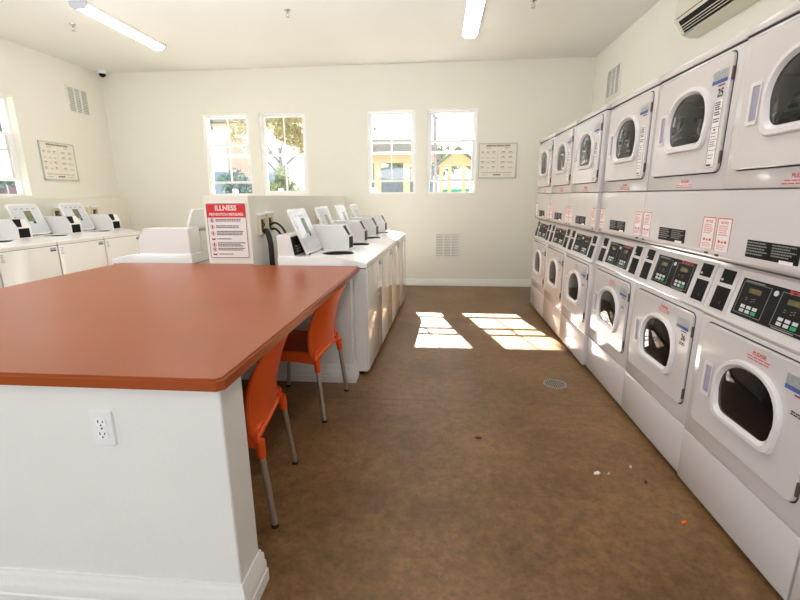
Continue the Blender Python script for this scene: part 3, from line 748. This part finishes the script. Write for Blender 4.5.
for i, z in enumerate(zs):
    bm = BM(); n = {0: 2, 1: 2, 2: 3, 3: 1, 4: 3, 5: 2, 6: 1}[i]
    text_rows(bm, -.088, .134 if n > 1 else .06, z-n*.006, z+n*.006, n, rng, .55, -.0048, (.03, .09)); obj('text_line', bm, INK, sg)
    bm = BM(); x = -.116
    if i not in (3, 6):
        r0, r1 = .0165, .0135
        loft(bm, [[(x+r*math.cos(k*math.pi/12), -.0048, z+r*math.sin(k*math.pi/12)) for k in range(24)] for r in (r0, r1)], False, False)
        ic = obj('symbol_ring', bm, RED, sg, fix=False)
        bm = BM(); quad(bm, x-.006, x+.006, z-.008, z+.004, -.0049); loft(bm, [[(x+.004*math.cos(k*math.pi/6), -.0049, z+.008+.004*math.sin(k*math.pi/6)) for k in range(12)]], True, False); obj('pictogram', bm, INK, ic)
    else:
        loft(bm, [[(x-.018, -.0048, z+.008), (x-.010, -.0048, z-.006), (x+.010, -.0048, z-.006), (x+.018, -.0048, z+.008), (x, -.0048, z+.003)]], True, False)
        obj('pictogram', bm, DRED, sg)
def poster(loc, rz, label):
    t = thing('instruction_sign', label, 'sign', loc, rz, 'framed washing instruction signs')
    w, h = .545, .49
    bm = BM(); box(bm, -w/2, w/2, -.008, 0, -h/2, h/2); obj('panel', bm, POSTER, t)
    bm = BM()
    f = .014
    for (x0, x1, z0, z1) in ((-w/2, -w/2+f, -h/2, h/2), (w/2-f, w/2, -h/2, h/2), (-w/2, w/2, h/2-f, h/2), (-w/2, w/2, -h/2, -h/2+f*1.6)): box(bm, x0, x1, -.014, -.002, z0, z1)
    obj('frame', bm, PFRAME, t)
    text('heading_text', 'OPERATING INSTRUCTIONS', .030, DRED, t, (0, -.0086, h/2-.038), sx=.88, bold=.0014)
    r = random.Random(9)
    bm = BM()
    text_rows(bm, -.16, -.08, h/2-.074, h/2-.064, 1, r, .8, -.0085); text_rows(bm, .10, .17, h/2-.074, h/2-.064, 1, r, .8, -.0085)
    for c in range(2):
        for rr in range(4):
            for q in range(3 if c == 0 else 2):
                x = (-.235+q*.078) if c == 0 else (.04+q*.11); z = h/2-.115-rr*.068
                text_rows(bm, x, x+(.055 if c == 0 else .08), z-.030, z-.012, 3, r, .4, -.0085, (.2, .5))
    box(bm, -.003, -.001, -.0085, -.008, -h/2+.10, h/2-.08); box(bm, -.23, -.02, -.0085, -.008, -.003, -.001); box(bm, .02, .22, -.0085, -.008, -.013, -.011)
    text_rows(bm, -.22, .22, -h/2+.078, -h/2+.086, 1, r, .8, -.0085, (.02, .06)); text_rows(bm, -.22, -.10, -h/2+.046, -h/2+.052, 1, r, .8, -.0085); text_rows(bm, .09, .22, -h/2+.046, -h/2+.052, 1, r, .8, -.0085)
    obj('grey_print', bm, GINK, t)
    bm = BM()
    for c in range(2):
        for rr in range(4):
            for q in range(3 if c == 0 else 2):
                if (c, rr) in ((0, 1),) or (rr > 1 and q == 1): continue
                x = (-.235+q*.078) if c == 0 else (.06+q*.10); z = h/2-.115-rr*.068
                text_rows(bm, x, x+.05, z-.008, z, 1, r, .8, -.0086, (.2, .5))
    obj('red_print', bm, DRED, t)
    bm = BM(); text_rows(bm, -.055, .055, -h/2+.042, -h/2+.060, 1, r, .9, -.0087, (.18, .3)); obj('dark_red_mark', bm, DRED, t)
    return t
poster((.835, YF, 1.85), 0, 'framed instruction sign beside the windows on the far wall')
poster((XL, 5.62, 1.842), R(90), 'framed instruction sign on the left wall above the washers')

# ------------------------------------------------------------------ vents
def vent(loc, rz, label, w=.40, h=.36):
    t = thing('wall_vent', label, 'vent', loc, rz)
    bm = BM(); f = .03
    for (x0, x1, z0, z1) in ((-w/2, -w/2+f, -h/2, h/2), (w/2-f, w/2, -h/2, h/2), (-w/2+f, w/2-f, h/2-f, h/2), (-w/2+f, w/2-f, -h/2, -h/2+f)): box(bm, x0, x1, -.012, 0, z0, z1)
    iw = w-2*f
    for k in (1, 2): box(bm, -iw/2+iw*k/3-.010, -iw/2+iw*k/3+.010, -.012, 0, -h/2+f, h/2-f)
    obj('frame', bm, VENTW, t)
    bm = BM(); box(bm, -w/2+f, w/2-f, -.003, -.0005, -h/2+f, h/2-f); obj('backing', bm, VENTD, t)
    bm = BM(); n = 14
    for k in range(n):
        z = -h/2+f+(h-2*f)*(k+.5)/n
        loft(bm, [[(x, -.011, z-.0095), (x, -.012, z-.008), (x, -.003, z+.005), (x, -.002, z+.0035)] for x in (-w/2+f, w/2-f)])
    obj('louver', bm, VENTW, t)
    return t
vent((XL, 6.125, 2.69), R(90), 'white louvered vent high on the left wall near the corner', .385, .375)
vent((.136, YF, .625), 0, 'white louvered vent low on the far wall below the windows', .40, .40)
vent((XR, 5.905, 2.692), R(-90), 'white louvered vent high on the right wall above the dryers', .44, .37)

# ------------------------------------------------------------------ air conditioner
ac = thing('air_conditioner', 'white wall-mounted air conditioner above the near dryers', 'air conditioner', (XR, 3.56, 2.60), R(-90))
AW = .56
bm = BM(); prof = [(0, .30), (-.17, .30), (-.20, .27), (-.205, .125), (-.20, .118), (-.195, .112), (-.135, .025), (-.075, .0), (0, .0)]
prism(bm, prof, 'x', -AW, AW); obj('housing', bm, ACW, ac, ang=25)
bm = BM(); box(bm, -AW+.03, AW-.03, -.2075, -.198, .128, .134); obj('panel_seam', bm, DARK, ac)
# louvre mouth on the sloping underside
p, q = Vector((0, -.195, .112)), Vector((0, -.135, .025)); dv = q-p; nn = Vector((0, dv.z, -dv.y)).normalized()
bm = BM()
for (a0, a1) in ((.03, .40), (.47, .99)):
    loft(bm, [[(x, *(p+dv*a+nn*e).yz) for x, a, e in ((-AW+.05, a0, .0015), (AW-.05, a0, .0015), (AW-.05, a1, .0015), (-AW+.05, a1, .0015))],
              [(x, *(p+dv*a+nn*e).yz) for x, a, e in ((-AW+.05, a0, -.004), (AW-.05, a0, -.004), (AW-.05, a1, -.004), (-AW+.05, a1, -.004))]])
obj('air_outlet', bm, BLACK, ac)
bm = BM()
for a in (.62, .80):
    tube(bm, [(-AW+.055, *(p+dv*a+nn*.003).yz), (AW-.055, *(p+dv*a+nn*.003).yz)], .0028, 6)
obj('louver', bm, ACW, ac)
bm = BM(); s0 = Vector((0, -.135, .025)); s1 = Vector((0, -.075, 0)); sd = s1-s0; sn = Vector((0, sd.z, -sd.y)).normalized()
loft(bm, [[(x, *(s0+sd*a+sn*e).yz) for x, a in ((-AW+.02, .06), (-AW+.16, .06), (-AW+.16, .22), (-AW+.02, .22))] for e in (.001, -.001)]); obj('teal_sticker', bm, TEAL, ac)

# ------------------------------------------------------------------ ceiling fixtures
def ceil_light(x, y0, y1, label):
    t = thing('ceiling_light', label, 'ceiling light', (x, (y0+y1)/2, ZC), 0, 'fluorescent ceiling lights')
    L = (y1-y0)/2; w = .085
    bm = BM(); prof = [(-w, 0), (-w, -.022), (-w-.004, -.022), (-w-.004, -.030)] + [(-w+.006+(2*w-.012)*k/10, -.034-.036*math.sin(math.pi*k/10)**.7) for k in range(11)] + [(w+.004, -.030), (w+.004, -.022), (w, -.022), (w, 0)]
    bm2 = BM(); prism(bm2, [(-w, 0), (-w, -.03), (w, -.03), (w, 0)], 'y', -L, L); obj('housing', bm2, TRIM, t)
    lens = mat('lit_diffuser', (1, 1, 1), .5, emit=(1.0, .98, .93), estr=7.0, var=.0)
    prism(bm, [(-w+.002, -.0302)] + [(-w+.004+(2*w-.008)*k/10, -.031-.034*math.sin(math.pi*k/10)**.6) for k in range(11)] + [(w-.002, -.0302)], 'y', -L+.018, L-.018); obj('diffuser', bm, lens, t, ang=60)
    for s in (-1, 1):
        bm3 = BM(); prism(bm3, [(-w-.003, 0), (-w-.003, -.036), (-w*.6, -.068), (w*.6, -.068), (w+.003, -.036), (w+.003, 0)], 'y', s*L-.009, s*L+.009)
        obj('end_cap', bm3, GREYP, t)
ceil_light(-3.42, 4.33, 5.55, 'lit fluorescent ceiling light over the left washers')
ceil_light(.325, 4.33, 5.55, 'lit fluorescent ceiling light over the aisle')
def sprinkler(x, y, label):
    t = thing('fire_sprinkler', label, 'sprinkler', (x, y, ZC), 0, 'ceiling sprinklers')
    bm = BM(); lathe(bm, [(.032, 0), (.03, -.006), (.012, -.012), (.010, -.03), (.006, -.032)], n=16); obj('escutcheon', bm, CHROME, t)
    bm = BM()
    for s in (-1, 1): tube(bm, curve([(s*.009, 0, -.03), (s*.016, 0, -.045), (s*.003, 0, -.062)], 5), .0028, 6)
    obj('frame', bm, STEEL, t)
    bm = BM(); lathe(bm, [(.003, -.060), (.018, -.063), (.018, -.066)], n=14); obj('deflector', bm, STEEL, t)
sprinkler(-3.93, 4.85, 'ceiling sprinkler left of the left ceiling light')
sprinkler(-1.53, 4.74, 'ceiling sprinkler between the two ceiling lights')
sprinkler(.875, 4.77, 'ceiling sprinkler right of the aisle ceiling light')
dc = thing('security_camera', 'small dome security camera in the far left ceiling corner', 'camera', (-4.93, 6.50, ZC))
bm = BM(); lathe(bm, [(.062, 0), (.062, -.035), (.054, -.045)], n=24); obj('mount', bm, VINYL, dc)
bm = BM(); lathe(bm, [(.046*math.cos(a), -.043-.046*math.sin(a)) for a in [R(k*15) for k in range(6)]], n=20); obj('dome', bm, BLACK, dc, ang=70)

# ------------------------------------------------------------------ floor drain and litter
dr = thing('floor_drain', 'round metal floor drain in the aisle beside the dryers', 'drain', (.877, 3.056, 0))
bm = BM(); lathe(bm, [(.084, 0), (.084, .004), (.074, .005), (.074, .0015), (.001, .0012)], n=32); obj('rim', bm, mat('drain_steel', srgb(150, 146, 140), .5, .4), dr)
bm = BM()
for i in range(-4, 5):
    for j in range(-4, 5):
        if i*i+j*j < 19: lathe(bm, [(.0048, .0016), (.0048, .0024)], (i*.0155, j*.0155, 0), 8)
obj('grate_holes', bm, BLACK, dr)
def litter(name, x, y, s, m, label, rz):
    bm = BM()
    pts = [(-s, -.3*s), (.2*s, -.55*s), (s, -.15*s), (.7*s, .45*s), (-.4*s, .5*s)]
    loft(bm, [[(p[0], p[1], .0005) for p in pts], [(p[0]*.9, p[1]*.9, .004+.004*(k % 2)) for k, p in enumerate(pts)]])
    o = obj(name, bm, m); o.location = (x, y, 0); o.rotation_euler = (0, 0, rz); tag(o, label, 'litter')
litter('paper_scrap', .81, 1.985, .020, PAPER, 'white scrap of paper on the floor near the dryers', .2)
litter('paper_scrap', .868, 1.985, .010, GREYP, 'tiny grey lint scrap right of the white paper scrap', .6)
litter('lint_scrap', .245, 2.27, .022, DARK, 'dark grey scrap on the floor in the middle of the aisle', -.5)
litter('lint_scrap', 1.02, 1.93, .012, DARK, 'tiny dark scrap beside the dryer base', .9)
litter('orange_peel', 1.06, 1.665, .014, ORANGE, 'orange crumb on the floor beside the nearest dryer', .3)
litter('paper_scrap', 1.0, 2.05, .010, BTN, 'tiny pale crumb on the floor by the second dryer', 1.2)

# ------------------------------------------------------------------ outdoors
GND = mat('garden_ground', srgb(112, 104, 90), .9, var=.15, nscale=.6)
bm = BM(); box(bm, -40, 40, YF+.17, 60, -.35, -.15); o = obj('ground_outside', bm, GND); o['kind'] = 'structure'
bm = BM(); box(bm, -30, XL-.17, -10, YF+.17, -.35, -.15); o = obj('ground_outside_left', bm, GND); o['kind'] = 'structure'
ROOF = mat('pale_roof', srgb(150, 148, 142), .8, var=.05); POST = mat('cedar_post', srgb(196, 150, 112), .7, var=.08, nscale=8)
GTRIM = mat('green_trim', srgb(70, 104, 88), .6); TRUNK = mat('bark', srgb(112, 108, 116), .9, var=.2, nscale=12)
LEAF = mat('leaf_green', srgb(128, 140, 104), .6, var=.35, nscale=2.5); LEAFY = mat('leaf_yellow', srgb(156, 148, 104), .6, var=.3, nscale=2.5); LEAFD = mat('leaf_dark', srgb(104, 126, 122), .6, var=.35, nscale=2.5)
BEIGE = mat('beige_stucco', srgb(232, 196, 160), .9, var=.04); PINK = mat('pink_stucco', srgb(236, 190, 176), .9, var=.05); GREYB = mat('grey_blue_paint', srgb(150, 170, 190), .8, var=.1)
GRN = mat('playground_green', srgb(30, 128, 104), .6)
# playhouse seen in the right-hand window
ph = thing('garden_playhouse', 'small cedar playhouse with pale gable roof outside the right window', 'playhouse', (.56, 14.0, -.15))
for x in (-.50, -.24, .20, .46):
    bm = BM(); box(bm, x-.055, x+.055, -.055, .055, 0, 2.45); obj('post', bm, POST, ph)
bm = BM(); prism(bm, [(-.62, 2.40), (.62, 2.40), (0, 2.88)], 'y', -.06, -.03); obj('gable', bm, POST, ph)
bm = BM()
for s in (-1, 1): loft(bm, [[(0, y, 2.92), (s*.74, y, 2.36), (s*.74, y, 2.42), (0, y, 2.99)] for y in (-.16, 3.4)])
obj('roof', bm, ROOF, ph)
bm = BM()
for s in (-1, 1): loft(bm, [[(0, y, 2.90), (s*.76, y, 2.33), (s*.76, y, 2.38), (0, y, 2.95)] for y in (-.18, -.15)])
obj('fascia', bm, GTRIM, ph)
bm = BM(); box(bm, -.5, .46, .0, .04, 1.10, 1.72); obj('panel', bm, GRN, ph)
# pavilion seen in the third window
pv = thing('garden_pavilion', 'beige pavilion with columns outside the third window', 'pavilion', (-2.2, 20.0, -.15))
for x in (-1.4, -.55, .75, 1.55):
    bm = BM(); box(bm, x-.14, x+.14, -.14, .14, 0, 3.0); obj('column', bm, BEIGE, pv)
bm = BM(); box(bm, -1.9, 2.0, -.2, .2, 2.95, 3.35); obj('beam', bm, BEIGE, pv)
bm = BM(); loft(bm, [[(-2.2, y, 3.35), (2.3, y, 3.35), (1.6, y, 3.9), (-1.5, y, 3.9)] for y in (-.4, 3.5)]); obj('roof', bm, ROOF, pv)
bm = BM(); box(bm, -2.2, 2.3, -.45, -.40, 3.30, 3.40); obj('fascia', bm, GTRIM, pv)
bm = BM(); box(bm, -1.8, 1.9, 2.8, 2.9, 0, 2.95); obj('rear_wall', bm, GREYB, pv)
# apartment building seen in the left pair
ab = thing('apartment_building', 'pale pink building beyond the left pair of windows', 'building', (-10.0, 19.0, -.15))
bm = BM(); box(bm, -4.5, 4.2, 0, 5, 0, 4.6); obj('wall', bm, mat('pale_stucco', srgb(240, 228, 216), .9, var=.04), ab)
for x in (-2.6, 1.3):
    bm = BM(); box(bm, x-.5, x+.5, -.05, .0, 0, 4.0); obj('pink_panel', bm, PINK, ab)
for x in (-3.6, -1.4, .1, 2.9):
    bm = BM(); box(bm, x-.5, x+.5, -.07, 0, 1.2, 2.6); obj('window', bm, GREYB, ab)
bm = BM(); box(bm, -4.8, 4.5, -.3, 5.2, 4.6, 4.85); obj('roof', bm, ROOF, ab)
# garden fence
gf = thing('garden_fence', 'white rail garden fence outside the far windows', 'fence', (0, 11.0, -.15))
for k in range(9):
    bm = BM(); box(bm, -7.6+k*1.2-.05, -7.6+k*1.2+.05, -.05, .05, 0, 1.72); obj('post', bm, VINYL, gf)
bm = BM(); box(bm, -7.7, 2.1, -.02, .02, 1.52, 1.60); box(bm, -7.7, 2.1, -.02, .02, .5, .58); obj('rail', bm, VINYL, gf)
def tree(name, x, y, h, cr, cz, nleaf, m, label, cat='tree', seed=1, trunk=.09, sz=.16, zs=1.0, clumps=9):
    r = random.Random(seed)
    t = thing(name, label, cat, (x, y, -.15))
    if trunk:
        bm = BM(); tube(bm, curve([(0, 0, 0), (r.uniform(-.05, .05), 0, h*.4), (r.uniform(-.1, .1), 0, h*.8), (0, 0, h)], 4), [trunk*(1-.05*k) for k in range(13)], 8)
        for k in range(5):
            a = r.uniform(0, 6.28); z = h*r.uniform(.65, .95)
            tube(bm, [(0, 0, z), (math.cos(a)*cr*.4, math.sin(a)*cr*.4, z+cr*.35), (math.cos(a)*cr*.8, math.sin(a)*cr*.8, z+cr*.5)], [trunk*.45, trunk*.3, trunk*.12], 6)
        obj('trunk', bm, TRUNK, t)
    cl = []
    for k in range(clumps):
        v = Vector((r.gauss(0, 1), r.gauss(0, 1), r.gauss(0, 1))).normalized()*cr*r.uniform(.35, .8); cl.append((v, cr*r.uniform(.3, .5)))
    bm = BM()
    for k in range(nleaf):
        c, rad = r.choice(cl)
        v = Vector((r.gauss(0, 1), r.gauss(0, 1), r.gauss(0, 1))).normalized()*rad*r.random()**.4
        p = c+v; p = Vector((p.x, p.y, p.z*zs+cz))
        a = Vector((r.gauss(0, 1), r.gauss(0, 1), r.gauss(0, 1))).normalized(); b = a.orthogonal().normalized(); s = sz*r.uniform(.6, 1.2)
        vs = [bm.verts.new(q) for q in (p-a*s, p+b*s*.45, p+a*s, p-b*s*.45)]; bm.faces.new(vs)
    obj('foliage', bm, m, t, fix=False)
tree('slim_tree', -.05, 10.5, 4.6, .55, 5.5, 170, LEAFY, 'slim tree with thin bluish trunk just outside the right window', seed=4, sz=.12, trunk=.05)
tree('yellow_tree', 1.35, 12.2, 3.4, .62, 3.75, 400, LEAFY, 'yellow-green tree at the right edge of the right window', seed=8, sz=.12)
tree('garden_tree', -3.1, 16.5, 3.6, .95, 4.2, 900, LEAFD, 'dark green tree at the left of the third window', seed=9, sz=.09)
tree('garden_tree', -5.6, 15.5, 3.2, 1.5, 4.0, 2600, LEAFY, 'yellowish tree filling the second window', seed=12, sz=.085)
tree('garden_tree', -9.0, 15.8, 3.9, 1.0, 4.3, 900, LEAFD, 'bluish green tree in the leftmost far window', seed=13, sz=.10)
for k, (x, y, hh, mm, s) in enumerate(((-6.4, 13.5, 2.2, LEAFD, 21), (-5.1, 14.0, 2.2, LEAF, 22), (-7.9, 14.0, 2.3, LEAF, 23), (3.0, 26, 3.6, LEAF, 24), (.2, 27, 3.7, LEAF, 25), (-2.4, 27.5, 3.8, LEAF, 26), (-5, 27, 4, LEAF, 27))):
    tree('garden_bush', x, y, 1.5, (.62 if y < 20 else 1.15), hh-.3, 700, mm,
         ['bluish green bush low in the second window, left half', 'green bush low in the second window, right half', 'green bush low in the leftmost far window', 'pale distant bush behind the playhouse, rightmost', 'pale distant bush behind the playhouse ridge', 'pale distant bush behind the pavilion', 'pale distant bush left of the pavilion'][k], 'bush', seed=s, trunk=.05, sz=.09 if y < 20 else .16)
tree('window_tree', -8.3, 7.9, 2.8, 1.2, 2.7, 900, mat('leaf_teal', srgb(90, 122, 122), .6, var=.4, nscale=2.5), 'blue-green tree outside the left wall window', seed=31, sz=.13)
lf = thing('garden_wall', 'mauve garden wall low outside the left wall window', 'wall', (-10.2, 8.5, -.15))
bm = BM(); box(bm, -.1, .1, -3, 4, 0, 2.05); obj('panel', bm, mat('mauve_stucco', srgb(120, 100, 112), .9, var=.08), lf)

# ------------------------------------------------------------------ light
w = bpy.data.worlds.new('World'); bpy.context.scene.world = w; w.use_nodes = True
nt = w.node_tree; bg = nt.nodes['Background']
tc = nt.nodes.new('ShaderNodeTexCoord'); sx = nt.nodes.new('ShaderNodeSeparateXYZ'); rp = nt.nodes.new('ShaderNodeValToRGB')
nt.links.new(tc.outputs['Generated'], sx.inputs[0]); nt.links.new(sx.outputs['Z'], rp.inputs['Fac']); nt.links.new(rp.outputs['Color'], bg.inputs['Color'])
rp.color_ramp.elements[0].color = (1.0, .98, .94, 1); rp.color_ramp.elements[1].color = (.62, .78, 1.0, 1)
bg.inputs['Strength'].default_value = 1.7
def lamp(name, kind, energy, loc, direction, color=(1, 1, 1), **kw):
    l = bpy.data.lights.new(name, kind); l.energy = energy; l.color = color
    for k, v in kw.items(): setattr(l, k, v)
    o = bpy.data.objects.new(name, l); C.objects.link(o); o.location = loc
    o.rotation_euler = Vector(direction).to_track_quat('-Z', 'Y').to_euler(); return o
lamp('sun', 'SUN', 42.0, (0, 20, 15), (.255, -1, -.858), (1, .97, .92), angle=R(.6))
lamp('doorway_daylight', 'AREA', 24, (-1.2, YN+.1, 1.3), (0, 1, 0), (.66, .82, 1.0), shape='RECTANGLE', size=4.2, size_y=2.3)
lamp('side_fill', 'AREA', 52, (-4.9, .6, 2.5), (1, .12, -.28), (.84, .92, 1), shape='RECTANGLE', size=3.2, size_y=1.0)  # fill lamp added before the blank left wall to light the dryer fronts
lamp('ceiling_bounce_fill', 'AREA', 27, (-2.8, 2.6, 1.8), (-.1, .25, 1), (.86, .93, 1), shape='DISK', size=1.0)  # added helper lamp aimed up to brighten the room off the ceiling
lamp('ceiling_bounce_fill', 'AREA', 28, (-1.0, 2.6, 1.9), (0, .3, 1), (.86, .93, 1), shape='DISK', size=1.0)  # second added upward fill, above the counter
for x in (-3.42, .325):
    for y in (-.9, 2.0):
        lamp('ceiling_tube', 'AREA', 6 if y < 0 else 9, (x, y, ZC-.09), (0, 0, -1), (1, .97, .92), shape='RECTANGLE', size=.17, size_y=1.2)

# ------------------------------------------------------------------ camera
f, p, y, r, h = 431.36, .2361, .0893, -.0072, 1.3634
cp, sp_, cy, sy = math.cos(p), math.sin(p), math.cos(y), math.sin(y)
fwd = Vector((-sy*cp, cy*cp, -sp_)); rt = Vector((cy, sy, 0)); upv = rt.cross(fwd)
RR = rt*math.cos(r)+upv*math.sin(r); UU = upv*math.cos(r)-rt*math.sin(r)
cam = bpy.data.cameras.new('camera'); co = bpy.data.objects.new('camera', cam); C.objects.link(co)
M = Matrix((RR, UU, -fwd)).transposed().to_4x4(); M.translation = (0, 0, h); co.matrix_world = M
cam.sensor_width = 36; cam.lens = f/800*36; cam.clip_start = .05; cam.clip_end = 200
bpy.context.scene.camera = co
vs = bpy.context.scene.view_settings
vs.view_transform = 'Standard'; vs.look = 'None'; vs.exposure = 0.42; vs.gamma = 1.0
